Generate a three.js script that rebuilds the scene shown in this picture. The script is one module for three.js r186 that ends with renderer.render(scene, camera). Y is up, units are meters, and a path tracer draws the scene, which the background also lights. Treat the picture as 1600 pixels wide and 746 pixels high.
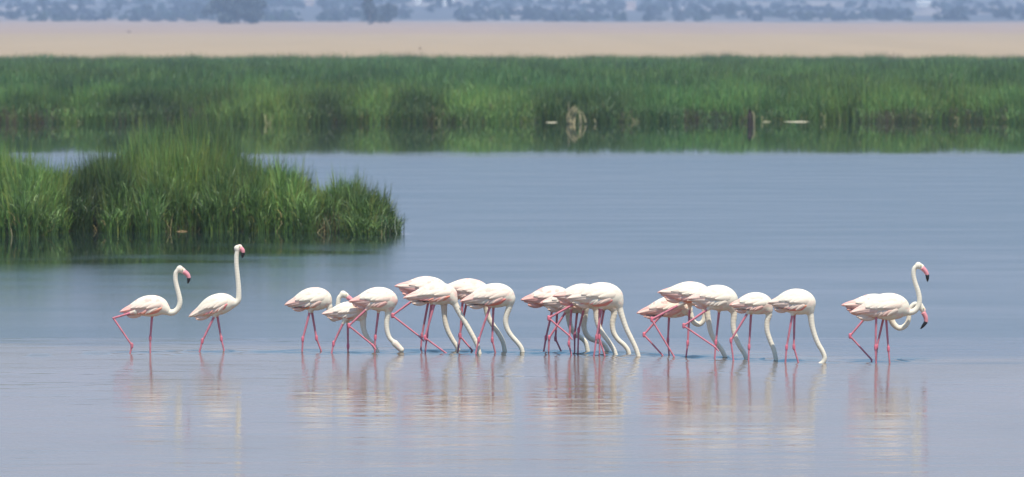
import * as THREE from 'three';
import { mergeGeometries } from 'three/addons/utils/BufferGeometryUtils.js';

// ---------------------------------------------------------------- camera, sky, sun, exposure
const F = 7560, CX = 800, CY = 373, EYE = 3.93, PITCH = Math.atan(316 / F);   // the photograph is 1600 x 746; its horizon lies at row 57
const scene = new THREE.Scene();
const camera = new THREE.PerspectiveCamera(2 * Math.atan(373 / F) * 180 / Math.PI, 1024 / 477, 0.5, 12000);
camera.position.set(0, EYE, 0);
camera.rotation.x = -PITCH;
camera.focus = 60; camera.userData.fStop = 3.2;
scene.add(camera);

const renderer = new THREE.WebGLRenderer();
renderer.toneMapping = THREE.LinearToneMapping;
renderer.toneMappingExposure = 1.16;
renderer.shadowMap.enabled = true;

const SUN = new THREE.Vector3(0.12, 0.92, 0.38).normalize();
const sun = new THREE.DirectionalLight(new THREE.Color(1, 0.93, 0.82), 4.5);
sun.position.copy(SUN).multiplyScalar(200).add(new THREE.Vector3(0, 0, -60));
sun.target.position.set(0, 0, -60);
sun.castShadow = true;
Object.assign(sun.shadow.camera, { left: -40, right: 40, top: 40, bottom: -40, far: 500 });
sun.shadow.mapSize.set(4096, 4096);
scene.add(sun, sun.target);

{ // hazy summer sky: pale at the horizon, blue above, a little brighter round the sun
  const W = 512, H = 256, data = new Float32Array(W * H * 4);
  const stops = [[-90, .30, .29, .28], [-2, .42, .42, .44], [0, .46, .51, .61], [4, .45, .505, .64], [9, .33, .575, .84], [16, .255, .59, .97], [35, .20, .39, .70], [90, .11, .24, .50]];
  for (let r = 0; r < H; r++) {
    const e = ((r + .5) / H - .5) * 180;
    let k = 0; while (k < stops.length - 2 && e > stops[k + 1][0]) k++;
    const a = stops[k], b = stops[k + 1], t = Math.min(1, Math.max(0, (e - a[0]) / (b[0] - a[0])));
    for (let c = 0; c < W; c++) {
      const az = ((c + .5) / W - .5) * 2 * Math.PI, er = e * Math.PI / 180;
      const dot = Math.cos(az) * Math.cos(er) * SUN.x + Math.sin(er) * SUN.y + Math.sin(az) * Math.cos(er) * SUN.z;
      const glow = e > 0 ? 0.35 * Math.exp((dot - 1) * 14) : 0;
      for (let j = 0; j < 3; j++) data[(r * W + c) * 4 + j] = a[j + 1] + (b[j + 1] - a[j + 1]) * t + glow * [1, .95, .88][j];
      data[(r * W + c) * 4 + 3] = 1;
    }
  }
  const sky = new THREE.DataTexture(data, W, H, THREE.RGBAFormat, THREE.FloatType);
  sky.mapping = THREE.EquirectangularReflectionMapping; sky.magFilter = THREE.LinearFilter; sky.needsUpdate = true;
  scene.background = sky; scene.environment = sky;
}
scene.fog = new THREE.FogExp2(new THREE.Color(0.62, 0.76, 1.0), 0.00024);

// ---------------------------------------------------------------- helpers
let seed = 7;
const rnd = () => { seed = (seed + 0x6D2B79F5) | 0; let t = Math.imul(seed ^ (seed >>> 15), 1 | seed); t = (t + Math.imul(t ^ (t >>> 7), 61 | t)) ^ t; return ((t ^ (t >>> 14)) >>> 0) / 4294967296; };
const rr = (a, b) => a + (b - a) * rnd();
const lerp = (a, b, t) => a + (b - a) * t, clamp = (x, a = 0, b = 1) => Math.min(b, Math.max(a, x)), smooth = (a, b, x) => { const t = clamp((x - a) / (b - a)); return t * t * (3 - 2 * t); };
const hash = (x, y) => { let h = Math.imul(x | 0, 374761393) ^ Math.imul(y | 0, 668265263); h = Math.imul(h ^ (h >>> 13), 1274126177); return ((h ^ (h >>> 16)) >>> 0) / 4294967296; };
const vnoise = (x, y) => { const i = Math.floor(x), j = Math.floor(y), u = x - i, v = y - j, s = u * u * (3 - 2 * u), t = v * v * (3 - 2 * v); return lerp(lerp(hash(i, j), hash(i + 1, j), s), lerp(hash(i, j + 1), hash(i + 1, j + 1), s), t); };
const fbm = (x, y, n = 4) => { let s = 0, a = .5, w = 0; for (let i = 0; i < n; i++) { s += a * vnoise(x, y); w += a; a *= .5; x = x * 2.03 + 17.1; y = y * 2.03 + 9.7; } return s / w; };
const interp = (pts, x) => { if (x <= pts[0][0]) return pts[0][1]; for (let i = 1; i < pts.length; i++) if (x <= pts[i][0]) return lerp(pts[i - 1][1], pts[i][1], (x - pts[i - 1][0]) / (pts[i][0] - pts[i - 1][0])); return pts[pts.length - 1][1]; };

const ca = Math.cos(PITCH), sa = Math.sin(PITCH);
function at(px, py, depth) {                           // the point at a given distance along the view, in metres
  const u = (px - CX) / F, v = -(py - CY) / F, t = depth / (ca + v * sa);
  return new THREE.Vector3(u * t, EYE + t * (v * ca - sa), -depth);
}
function shore(py, h = 0) { const v = -(py - CY) / F; return (EYE - h) / (sa - v * ca) * (ca + v * sa); }   // distance at which level ground shows at a row

const used = {};
function numbered(name) { const n = used[name] = (used[name] ?? -1) + 1; return n ? name + '_' + String(n).padStart(3, '0') : name; }
function tag(o, label, category, group, kind) {
  if (label) o.userData.label = label;
  if (category) o.userData.category = category;
  if (group) o.userData.group = group;
  if (kind) o.userData.kind = kind;
  return o;
}
function mesh(name, geo, mat, parent = scene) {
  const m = new THREE.Mesh(geo, mat); m.name = parent === scene ? numbered(name) : name; m.castShadow = m.receiveShadow = true; parent.add(m); return m;
}
function base(name, x, y, z) { const g = new THREE.Group(); g.name = numbered(name); g.position.set(x, y, z); scene.add(g); return g; }
function geom(pos, idx, col, uv) {
  const g = new THREE.BufferGeometry();
  g.setAttribute('position', new THREE.Float32BufferAttribute(pos, 3));
  if (col) g.setAttribute('color', new THREE.Float32BufferAttribute(col, 3));
  if (uv) g.setAttribute('uv', new THREE.Float32BufferAttribute(uv, 2));
  if (idx) g.setIndex(idx);
  g.computeVertexNormals();
  return g;
}
function grey(W, H, f, wrap = true) {
  const d = new Uint8Array(W * H * 4);
  for (let y = 0; y < H; y++) for (let x = 0; x < W; x++) { const v = clamp(f(x / W, y / H)) * 255, i = (y * W + x) * 4; d[i] = d[i + 1] = d[i + 2] = v; d[i + 3] = 255; }
  const t = new THREE.DataTexture(d, W, H); t.magFilter = THREE.LinearFilter; t.minFilter = THREE.LinearFilter;
  t.wrapS = t.wrapT = wrap ? THREE.RepeatWrapping : THREE.ClampToEdgeWrapping; t.needsUpdate = true; return t;
}
const std = (o) => new THREE.MeshStandardMaterial({ roughness: .9, ...o });
const tmpC = new THREE.Color();

// ---------------------------------------------------------------- ground: lake bed, reed flat, sand plain, far slope
const HROWS = [[-400, 2.2], [4, 2.2], [9, -.25], [205, -.25], [224, -.04], [500, .1], [640, 1.4], [1300, 4.5], [3000, 13.6], [4700, 48], [7000, 90]];
const groundY = (x, d) => interp(HROWS, d) + (d > 520 ? (fbm(x / 60 + 3, d / 160, 3) - .5) * .5 * smooth(520, 900, d) + (fbm(x / 260, d / 500 + 7, 3) - .5) * 9 * smooth(2700, 3600, d) : 0);
{
  const ds = [-400, -150, -40, 0, 4, 9, 30, 60, 100, 150, 200, 212, 224, 260, 330, 420];
  for (let d = 480; d < 7000; d *= 1.012) ds.push(d);
  const n = 220, pos = [], col = [], uv = [], idx = [];
  ds.forEach((d) => {
    const half = 250 + Math.abs(d) * .42;
    for (let i = 0; i <= n; i++) {
      const s = (i / n) * 2 - 1, x = half * (s * .35 + .65 * s * s * s), y = groundY(x, d);
      pos.push(x, y, -d); uv.push(x / 40, d / 40);
      const edge = fbm(x / 120 + 40, d / 300, 3) - .5;
      let c = d < 235 ? [.15, .125, .08] : [.385, .272, .15];
      if (d >= 235) {
        const salt = smooth(1230, 1420, d + edge * 260), scrub = smooth(2650, 3050, d + edge * 900);
        const streak = .93 + .14 * fbm(x / 14, d / 190 + 2, 4);
        const open = smooth(.50, .66, fbm(x / 55 + 30, d / 210, 4));
        c = c.map((v, k) => lerp(lerp(v, [.36, .245, .165][k], salt), lerp([.105, .105, .11][k], [.30, .25, .22][k], open), scrub) * streak);
      }
      col.push(...c);
    }
  });
  for (let j = 0; j < ds.length - 1; j++) for (let i = 0; i < n; i++) { const a = j * (n + 1) + i, b = a + n + 1; idx.push(a, a + 1, b, b, a + 1, b + 1); }
  const tex = grey(512, 512, (u, v) => .82 + .18 * (fbm(u * 8, v * 8, 3) * .5 + fbm(u * 64, v * 64, 3) * .5));
  tag(mesh('ground', geom(pos, idx, col, uv), std({ vertexColors: true, map: tex, roughness: .95 })), null, null, null, 'structure');
}

// ---------------------------------------------------------------- water
// Wind-ruffled and calm patches differ in roughness; the calm strip lies in the lee of the reeds.
const ISLE_BACK = 134;
{
  const W = 1024, H = 2048, X = 64, D0 = 62, D1 = 230;
  const lee = (u, v) => {
    const x = (u * 2 - 1) * X, d = lerp(D0, D1, v), n = fbm(x / 6, d / 2.4, 4) - .5;
    const calm = smooth(154, 166, d + n * 9);
    const isle = smooth(81, 91, d + n * 15 - smooth(-8, -2, x) * 3) * (1 - smooth(99, 104, d)) * (1 - smooth(-2.75, -2.25, x + n * 1.2));
    return Math.max(calm, isle);
  };
  const rough = grey(W, H, (u, v) => {
    const calm = lee(u, v), x = (u * 2 - 1) * X, d = lerp(D0, D1, v);
    return lerp(.165 - .03 * smooth(100, 70, d + (fbm(x / 8, d / 3, 3) - .5) * 25), .022, calm) + (fbm(x / 3, d / 1.2, 4) - .5) * lerp(.06, .004, calm);
  }, false);
  const far = new THREE.MeshPhysicalMaterial({ color: new THREE.Color(.015, .026, .022), roughness: 1, roughnessMap: rough, ior: 1.333 });
  const ripple = grey(1024, 1024, (u, v) => {           // small wind ripples, longer across the view than along it
    const per = (x, y, fx, fy, o) => { const a = vnoise(x * fx + o, y * fy + o), b = vnoise((x - 1) * fx + o, y * fy + o), c = vnoise(x * fx + o, (y - 1) * fy + o), e = vnoise((x - 1) * fx + o, (y - 1) * fy + o); return lerp(lerp(a, b, x), lerp(c, e, x), y); };
    return .5 + (per(u, v, 9, 34, 3) - .5) * .6 + (per(u, v, 22, 90, 19) - .5) * .3 + (per(u, v, 60, 220, 40) - .5) * .14;
  });
  const slopes = grey(1024, 1024, () => .5), rd = ripple.image.data, sl = slopes.image.data, hgt = (i, j) => rd[((j & 1023) * 1024 + (i & 1023)) * 4];
  for (let j = 0; j < 1024; j++) for (let i = 0; i < 1024; i++) { const k = (j * 1024 + i) * 4; sl[k] = clamp(127.5 - (hgt(i + 1, j) - hgt(i - 1, j)) * 6, 0, 255); sl[k + 1] = clamp(127.5 - (hgt(i, j + 1) - hgt(i, j - 1)) * 6, 0, 255); sl[k + 2] = 255; }
  const edge = (x, d) => smooth(58.9, 61.9, d + x * .26 + (fbm(x / 2.6 + 8, d / .5, 5) - .5) * 4.5);
  const rnear = grey(1024, 1024, (u, v) => { const x = (u * 2 - 1) * 16, d = lerp(8, 64, v); return .10 + .06 * smooth(54.5, 58, d + (fbm(x / 1.6 + 2, d / .9, 4) - .5) * 4) * (1 - edge(x, d)) + (smooth(.45, .7, fbm(x / 3.2 + 11, d / 2.6, 4)) - .4) * .05 + edge(x, d) * .0; }, false);
  const mud = grey(1024, 1024, (u, v) => 0, false), md = mud.image.data;            // silty shallows; the deeper water beyond begins at an uneven line
  for (let j = 0; j < 1024; j++) for (let i = 0; i < 1024; i++) { const x = (i / 512 - 1) * 16, d = lerp(8, 64, j / 1024), e = edge(x, d), n = .9 + .2 * fbm(x / 1.3 + 5, d / 1.1, 4), k = (j * 1024 + i) * 4; [[.185, .017], [.136, .027], [.10, .023]].forEach(([a, b], c) => { md[k + c] = 255 * lerp(a * n, b, e); }); }
  mud.channel = 1;
  const near = new THREE.MeshPhysicalMaterial({ map: mud, roughness: 1, roughnessMap: rnear, ior: 1.333, normalMap: slopes, normalScale: new THREE.Vector2(.03, .036) });
  const quad = (x0, x1, d0, d1, map) => geom([x0, 0, -d0, x1, 0, -d0, x0, 0, -d1, x1, 0, -d1], [0, 1, 2, 2, 1, 3], null, [x0, d0, x1, d0, x0, d1, x1, d1].map(map));
  const fmap = (v, i) => i % 2 ? (v - D0) / (D1 - D0) : (v / X + 1) / 2;
  // far water: the sheet beyond the birds
  tag(mesh('lake_water', quad(-300, 300, 63, 226, fmap), far), null, null, null, 'structure');
  // near water: a fine grid with the ripples that legs and necks send out, and coarse sheets round it
  const contacts = [[203, 552], [234, 553], [311, 552], [350, 551], [472, 551], [502, 551], [519, 551], [543, 552], [590, 551], [584, 553], [628, 549], [657, 551], [697, 551], [664, 552], [717, 551], [749, 551], [715, 551], [741, 551], [743, 552], [774, 552], [789, 551], [817, 552], [849, 552], [857, 552], [878, 551], [893, 553], [898, 555], [928, 555], [945, 554], [951, 556], [963, 556], [983, 556], [998, 556], [1037, 557], [1046, 557], [1053, 556], [1072, 561], [1133, 556], [1117, 563], [1146, 561], [1166, 557], [1170, 563], [1213, 561], [1227, 567], [1248, 566], [1288, 569], [1362, 562], [1369, 570], [1391, 566]].map(([x, y]) => { const d = shore(y); return [at(x, y, d).x, d, rr(.7, 1.2)]; });
  const streaks = [[150, 553, 60], [300, 549, 40], [345, 551, 50], [430, 550, 110], [560, 551, 120], [690, 550, 150], [800, 552, 60], [870, 551, 130], [1000, 555, 70], [1080, 557, 110], [1150, 559, 60], [1205, 561, 50], [1236, 563, 60], [1270, 562, 30], [1425, 564, 90], [60, 556, 50], [960, 552, 120], [620, 553, 100]].map(([x, y, w]) => { const d = shore(y); return [at(x, y, d).x, d, w * d / F / 2, rr(.7, 1.2)]; });
  const nx = 520, nz = 300, x0 = -8.6, x1 = 8.6, d0 = 51, d1 = 63, pos = [], uv = [], idx = [];
  const h = new Float32Array((nx + 1) * (nz + 1)), put = (x, d, r, f) => {
    const i0 = Math.max(0, Math.floor((x - r - x0) / (x1 - x0) * nx)), i1 = Math.min(nx, Math.ceil((x + r - x0) / (x1 - x0) * nx)), j0 = Math.max(0, Math.floor((d - r - d0) / (d1 - d0) * nz)), j1 = Math.min(nz, Math.ceil((d + r - d0) / (d1 - d0) * nz));
    for (let j = j0; j <= j1; j++) for (let i = i0; i <= i1; i++) h[j * (nx + 1) + i] += f(x0 + i / nx * (x1 - x0) - x, d0 + j / nz * (d1 - d0) - d);
  };
  for (const [x, d, a] of contacts) put(x, d, 1.3, (dx, dd) => { const r = Math.hypot(dx, dd); return .006 * a * Math.cos(r * 19) * Math.exp(-r * 2.6) * smooth(1.3, .8, r); });
  for (const [x, d, w, a] of streaks) put(x, d, w + .5, (dx, dd) => { const s = dd + .06 * Math.sin(dx * 2.1 + a * 9); return .018 * a * (Math.exp(-(s * s) / .012) - .6 * Math.exp(-((s - .22) ** 2) / .016)) * smooth(1, .35, Math.abs(dx) / w); });
  for (let j = 0; j <= nz; j++) for (let i = 0; i <= nx; i++) {
    const x = x0 + i / nx * (x1 - x0), d = d0 + j / nz * (d1 - d0), e = Math.min(1, i / 12, (nx - i) / 12, j / 10, (nz - j) / 6);
    pos.push(x, (h[j * (nx + 1) + i] + .0022 * (fbm(x * 2.2 + 5, d * 5.5, 3) - .5) * smooth(.35, .75, fbm(x / 2 + 3, d / 1.5, 2) + .2)) * e, -d); uv.push(x / 11, d / 11);
  }
  for (let j = 0; j < nz; j++) for (let i = 0; i < nx; i++) { const a = j * (nx + 1) + i, b = a + nx + 1; idx.push(a, a + 1, b, b, a + 1, b + 1); }
  const nmap = (v) => v / 11;
  const sheets = [geom(pos, idx, null, uv), quad(-150, 150, 6, d0, nmap), quad(-150, x0, d0, d1, nmap), quad(x1, 150, d0, d1, nmap)];
  for (const g of sheets) { const p = g.attributes.position, q = new Float32Array(p.count * 2); for (let i = 0; i < p.count; i++) { q[i * 2] = (p.getX(i) / 16 + 1) / 2; q[i * 2 + 1] = (-p.getZ(i) - 8) / 56; } g.setAttribute('uv1', new THREE.BufferAttribute(q, 2)); }
  rnear.channel = 1;
  tag(mesh('shallow_water', mergeGeometries(sheets), near), null, null, null, 'structure');
}

// ---------------------------------------------------------------- reeds
const REED = { green: [.084, .168, .038], deep: [.044, .102, .025], olive: [.115, .150, .034], dead: [.070, .060, .026], straw: [.33, .27, .13] };
function clump(n, radius, h0, h1, width, mix, lean = .22) {        // blades that rise from a patch of ground
  const pos = [], col = [], idx = [];
  for (let b = 0; b < n; b++) {
    const r = radius * Math.sqrt(rnd()), th = rnd() * 6.283, leaf = rnd() < .5, full = rr(h0, h1), y0 = leaf ? full * rr(.3, .72) : 0, H = leaf ? Math.min(full - y0, full * rr(.2, .42)) : full, x = r * Math.cos(th), z = r * Math.sin(th), a = rnd() * 6.283, L = leaf ? H * rr(.12, .7) : H * lean * (.15 + rnd()), f = rnd() * 3.14, w = width * rr(.7, 1.3);
    const k = rnd(), c = k < mix[0] ? REED.green : k < mix[1] ? REED.deep : k < mix[2] ? REED.olive : mix.length > 3 ? REED.dead : REED.straw, v = rr(.6, 1.5), at0 = pos.length / 3, seg = 3;
    const cx = Math.cos(f), cz = Math.sin(f), droop = leaf ? rr(0, .45) : rnd() < .3 ? rr(.1, .3) : 0;
    for (let s = 0; s <= seg; s++) {
      const t = s / seg, off = L * t * t, y = y0 + H * (t - droop * t * t * t), hw = w * .5 * (s === seg ? .12 : 1 - t * .35);
      const px = x + off * Math.cos(a), pz = z + off * Math.sin(a);
      pos.push(px - cx * hw, y, pz - cz * hw, px + cx * hw, y, pz + cz * hw);
      for (let q = 0; q < 2; q++) col.push(c[0] * v, c[1] * v, c[2] * v);
      if (s) { const i = at0 + s * 2; idx.push(i - 2, i - 1, i, i, i - 1, i + 1); }
    }
  }
  return geom(pos, idx, col);
}
const reedMat = std({ vertexColors: true, roughness: .5, side: THREE.DoubleSide });
function bed(name, geo, list, label, cat) {
  const m = new THREE.InstancedMesh(geo, reedMat, list.length), o = new THREE.Object3D();
  list.forEach(([x, y, z, s, sy, tint], i) => {
    o.position.set(x, y, z); o.rotation.set(0, rnd() * 6.283, 0); o.scale.set(s, s * sy, s); o.updateMatrix(); m.setMatrixAt(i, o.matrix);
    m.setColorAt(i, tmpC.setRGB(tint[0], tint[1], tint[2]));
  });
  m.name = numbered(name); m.castShadow = m.receiveShadow = true; scene.add(m);
  return tag(m, label, cat, null, 'stuff');
}
const reedTint = (x, d) => { const n = fbm(x / 2.2, d / 6 + 5, 3), w = fbm(x / 9 + 70, d / 20, 2), v = (.02 + 1.95 * n) * rr(.72, 1.3); return [v * (.85 + .45 * w), v, v * (1.08 - .35 * w)]; };

{ // the bed along the far bank
  const front = (x) => shore(191.5) + (fbm(x / 3 + 9, 1, 4) - .5) * 9 + 3 * Math.sin(x / 7);
  const A = [], B = [];
  for (let x = -34; x < 34; x += .5) {
    for (let k = 0; k < 30; k++) {                        // the edge, dense
      const d = front(x) + k * .55 + rr(-.3, .3), xx = x + rr(-.3, .3), gap = fbm(xx / 1.6 + 31, d / 2.5, 3);
      if (gap < (k < 4 ? .50 : k < 9 ? .41 : .3)) continue;
      const h = lerp(.55, 1, smooth(0, 6, k)) * (.72 + .5 * fbm(xx / 1.6, d / 3 + 3, 3)) * rr(.85, 1.12);
      A.push([xx, -.1, -d, rr(.85, 1.15), h, reedTint(xx, d)]);
    }
  }
  for (let d = 238; d < 520; d += 1.15) {
    const half = d * .122 + 5, step = .95 + (d - 238) / 260;
    for (let x = -half; x < half; x += step) {
      const xx = x + rr(-.5, .5), dd = d + rr(-.6, .6), h = (.74 + .5 * fbm(xx / 3 + 2, dd / 8, 3)) * rr(.85, 1.15); if (fbm(xx / 2 + 9, dd / 5, 2) < .33) continue;
      B.push([xx, 0, -dd, rr(.9, 1.25), h, reedTint(xx, dd)]);
    }
  }
  bed('reed_bed', clump(150, .55, .95, 1.85, .02, [.55, .86, .992]), A, 'front edge of the tall green reed bed standing in water along the far bank', 'reeds');
  bed('reed_bed', clump(130, .85, 1.1, 1.75, .028, [.62, .9, .997], .3), B, 'broad green reed bed behind its waterside edge, reaching back to the sand', 'reeds');
  const O = [];
  for (let x = -33; x < 33; x += .42) for (let k = 0; k < 6; k++) { const xx = x + rr(-.3, .3), d = front(x) + k * .7 + rr(-.5, .3); if (fbm(xx / 2.2 + 80, d / 4, 3) > .42) O.push([xx, -.1, -d, rr(.8, 1.1), rr(.6, 1.25), [1, 1, 1].map((v) => v * rr(.7, 1.3))]); }
  bed('old_reeds', clump(70, .4, .35, .95, .022, [.06, .2, .42, 1], .35), O, 'old brown-olive stems crowding the foot of the far reed bed at the waterline', 'reeds');
  // broken, dry stalks at the foot of the bed
  const C = [];
  for (let i = 0; i < 70; i++) { const x = rr(-25, 25), d = front(x) - rr(0, .8); C.push([x, -.1, -d, rr(.5, .9), rr(.5, 1), [1, 1, 1]]); }
  bed('dry_stalks', clump(7, .2, .35, .8, .03, [.0, .0, .4], .6), C, 'short dry straw-coloured stalks along the foot of the far reed bed', 'dry reeds');
}
{ // the island of reeds on the left
  const dF = (px) => interp([[-60, 362], [40, 371], [110, 360], [200, 361], [300, 362], [400, 361], [520, 364], [600, 366], [622, 360]], px);
  const depth = (px) => interp([[-60, 14], [30, 9], [110, 3.5], [150, 7], [190, 15], [230, 24], [300, 27], [345, 19], [390, 9], [450, 6], [540, 4], [595, 2.2], [612, .4]], px);
  const tall = (px) => interp([[-60, 1.1], [40, .92], [110, .72], [150, .88], [230, 1.08], [300, 1.15], [350, 1.02], [420, .88], [500, .72], [590, .6], [612, .45]], px);
  const A = [], D = [];
  for (let px = -70; px < 612; px += 2.6) {
    const d0 = shore(dF(px)) + (fbm(px / 14, 4, 3) - .5) * 2.5, deep = depth(px) * (.9 + .25 * fbm(px / 16, 8, 2));
    for (let s = 0; s < deep; s += s < 4 ? .34 : .62) {
      const d = d0 + s + rr(-.15, .15), p = px + rr(-2.6, 2.6), x = (p - CX) * d / F;
      if (s < 1.6 && fbm(x / .5 + 60, d / .9, 3) < .36) continue;
      if (fbm(x / .7 + 30, d / 1.8, 2) < lerp(.32, .38, smooth(400, 600, p))) continue;
      const h = tall(p) * (.38 + 1.1 * fbm(x / .42 + 5, d / 1.2, 3)) * lerp(.72, 1, smooth(0, 2.5, s)) * rr(.85, 1.15);
      A.push([x, -.1, -d, rr(.85, 1.1), h, reedTint(x * 2.2 + 50, d * 2).map((v) => v * .86)]);
    }
  }
  const O = [];
  for (let px = -60; px < 606; px += 4) for (let k = 0; k < 4; k++) { const p = px + rr(-3, 3), d = shore(dF(p)) + .1 + k * .45 + rr(-.15, .2); if (fbm(p / 22 + 4, k + d, 3) > .44) O.push([(p - CX) * d / F, -.1, -d, rr(.8, 1.1), rr(.6, 1.2), [1, 1, 1].map((v) => v * rr(.7, 1.3))]); }
  bed('old_reeds', clump(40, .2, .2, .55, .013, [.08, .25, .45, 1], .4), O, 'old brown-olive stems at the foot of the reed clump on the left', 'reeds');
  bed('reed_island', clump(78, .26, .65, 1.65, .0125, [.55, .86, .985], .2), A, 'clump of tall green reeds standing in the water on the left, nearer than the bank', 'reeds');
  for (let i = 0; i < 34; i++) { const p = rr(-10, 615), d = shore(dF(p)) - rr(-.3, .35); D.push([(p - CX) * d / F, -.08, -d, rr(.5, .9), rr(.5, 1), [1, 1, 1]]); }
  bed('dry_stalks', clump(8, .16, .3, .7, .014, [0, .1, .55], .7), D, 'short dry and yellowing stalks at the foot of the reed clump on the left', 'dry reeds');
}
// ---------------------------------------------------------------- mud, lone stems, dry tuft, stump
const mudMat = std({ vertexColors: true, roughness: .85 });
function mound(name, px, py, w, deep, hgt, color, label) {           // a low bank of mud that breaks the surface
  const d = shore(py), c = at(px, py, d), n = 28, m = 8, pos = [], col = [], idx = [];
  for (let j = 0; j <= m; j++) for (let i = 0; i <= n; i++) {
    const a = i / n * 6.283, r = j / m, wob = 1 + .35 * (fbm(Math.cos(a) * 2 + px, Math.sin(a) * 2, 3) - .5);
    const x = Math.cos(a) * w / 2 * r * wob, z = Math.sin(a) * deep / 2 * r * wob, y = hgt * (1 - r * r) - .06 * r * r + (fbm(x * 3 + px, z * 3, 3) - .5) * hgt * .5 * (1 - r);
    const v = .8 + .4 * fbm(x * 6 + 9, z * 6 + px, 3);
    pos.push(x, y, z); col.push(color[0] * v, color[1] * v, color[2] * v);
  }
  for (let j = 0; j < m; j++) for (let i = 0; i < n; i++) { const a = j * (n + 1) + i, b = a + n + 1; idx.push(a, a + 1, b, b, a + 1, b + 1); }
  const o = mesh(name, geom(pos, idx, col), mudMat); o.position.set(c.x, 0, -d);
  return tag(o, label, 'mud bank', null, 'structure');
}
const PALE = [.46, .40, .26], OCHRE = [.19, .13, .065];
mound('mud_bank', 1247, 190.6, 2.0, 2.2, .035, PALE, 'thin pale mud bar right of the stump at the foot of the far reeds');
mound('mud_bank', 1198, 190.6, .9, 1.6, .02, PALE, 'small thin pale mud strip close beside the stump');
mound('mud_bank', 862, 191.6, 1.0, 2, .03, PALE, 'thin pale mud bar left of the dry reed tuft on the far bank');
mound('mud_bank', 100, 361.6, .6, .6, .045, OCHRE, 'small ochre mud mound at the waterline of the left reed clump');
mound('mud_bank', 336, 361.8, .55, .6, .035, OCHRE, 'low ochre mud bank under the middle of the left reed clump');
mound('mud_bank', 284, 362, .4, .6, .03, OCHRE, 'thin ochre mud strip under the tallest reeds of the left clump');
mound('mud_lump', 864, 188.8, .36, .5, .17, [.06, .035, .03], 'dark brown mud lump behind the thin bar left of the dry tuft');
mound('mud_bank', 75, 190.5, 1.5, 2, .02, PALE, 'faint pale mud strip at the foot of the far reeds, far left');

function tube(points, radii, sides = 7, color) {                    // a tapering tube through points
  const curve = new THREE.CatmullRomCurve3(points.map((p) => p.isVector3 ? p : new THREE.Vector3(...p))), n = Math.max(6, points.length * 4), pos = [], idx = [], col = [], uv = [];
  const fr = curve.computeFrenetFrames(n, false);
  for (let i = 0; i <= n; i++) {
    const t = i / n, p = curve.getPoint(t), r = interp(radii.map((v, k) => [k / (radii.length - 1), v]), t);
    for (let s = 0; s <= sides; s++) { const a = s / sides * 6.283185, N = fr.normals[i], B = fr.binormals[i], c = Math.cos(a) * r, q = Math.sin(a) * r; pos.push(p.x + N.x * c + B.x * q, p.y + N.y * c + B.y * q, p.z + N.z * c + B.z * q); if (color) col.push(...color); uv.push(s / sides, t); }
  }
  for (let i = 0; i < n; i++) for (let s = 0; s < sides; s++) { const a = i * (sides + 1) + s, b = a + sides + 1; idx.push(a, b, a + 1, b, b + 1, a + 1); }
  for (const [row, flip] of [[0, 1], [n, 0]]) {
    const k = pos.length / 3, p = curve.getPoint(row / n); pos.push(p.x, p.y, p.z); if (color) col.push(...color); uv.push(.5, row / n);
    for (let s = 0; s < sides; s++) { const a = row * (sides + 1) + s; flip ? idx.push(k, a, a + 1) : idx.push(k, a + 1, a); }
  }
  return geom(pos, idx, color ? col : null, uv);
}
const strawMat = std({ color: new THREE.Color(.36, .30, .16) }), darkStem = std({ color: new THREE.Color(.045, .07, .045) }), paleStem = std({ color: new THREE.Color(.30, .33, .24) });
{ // dry tuft on the far bank
  const d = shore(194), o = at(898, 192, d), g = base('dry_reed_tuft', o.x, 0, -d), s = d / F, V = (x, y, z = 0) => new THREE.Vector3((x - 898) * s, (192 - y) * s, z);
  const stems = [[[887, 192], [886, 182], [889, 172], [893, 166]], [[889, 192], [888, 180], [892, 170], [898, 163]], [[894, 192], [893, 184], [896, 174], [899, 164]], [[897, 192], [899, 184], [899, 174], [897, 166]], [[891, 192], [893, 182], [898, 172], [902, 168]], [[895, 192], [898, 180], [901, 172], [900, 166]], [[888, 172], [889, 165], [888, 157]], [[907, 192], [907, 182], [905, 176], [902, 172]], [[909, 192], [908, 184], [906, 175], [903, 170]], [[892, 192], [891, 178], [895, 168], [903, 171]], [[916, 190], [913, 181], [909, 174], [905, 172]], [[931, 192], [930, 188], [930, 184]]];
  for (const st of stems) mesh('stem', tube(st.map(([x, y]) => V(x + rr(-1, 1), y, rr(-.12, .12))), [.026, .022, .01], 6), strawMat, g);
  tag(g, 'pale dry reed tuft with bent straw stems in front of the far green reeds', 'dry reeds');
}
{ // stump
  const d = shore(195.5), o = at(1172, 195, d), g = base('tree_stump', o.x, 0, -d), s = d / F, pos = [], idx = [], n = 14, m = 8;
  for (let j = 0; j <= m; j++) for (let i = 0; i <= n; i++) { const a = i / n * 6.283, t = j / m, r = (5.6 - 2.4 * t) * s * (1 + .9 * (fbm(Math.cos(a) * 2 + 4, Math.sin(a) * 2 + t * 3, 3) - .5)) * (j === m ? .35 : 1); pos.push(Math.cos(a) * r + t * .01, -.1 + t * 20 * s + .1 * t + .12 * t * Math.cos(a + 2) + .08 * t * vnoise(a * 2, 3), Math.sin(a) * r); }
  for (let j = 0; j < m; j++) for (let i = 0; i < n; i++) { const a = j * (n + 1) + i, b = a + n + 1; idx.push(a, b, a + 1, b, b + 1, a + 1); }
  mesh('trunk', geom(pos, idx), std({ color: new THREE.Color(.035, .026, .018), roughness: .95 }), g);
  mesh('stem', tube([[.17, -.1, .1], [.19, .28, .1], [.15, .52, .08], [.08, .60, .06]], [.032, .03, .015], 6), strawMat, g);
  tag(g, 'dark stump with a pale bent stalk on its right, before the far reeds', 'stump');
}
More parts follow.
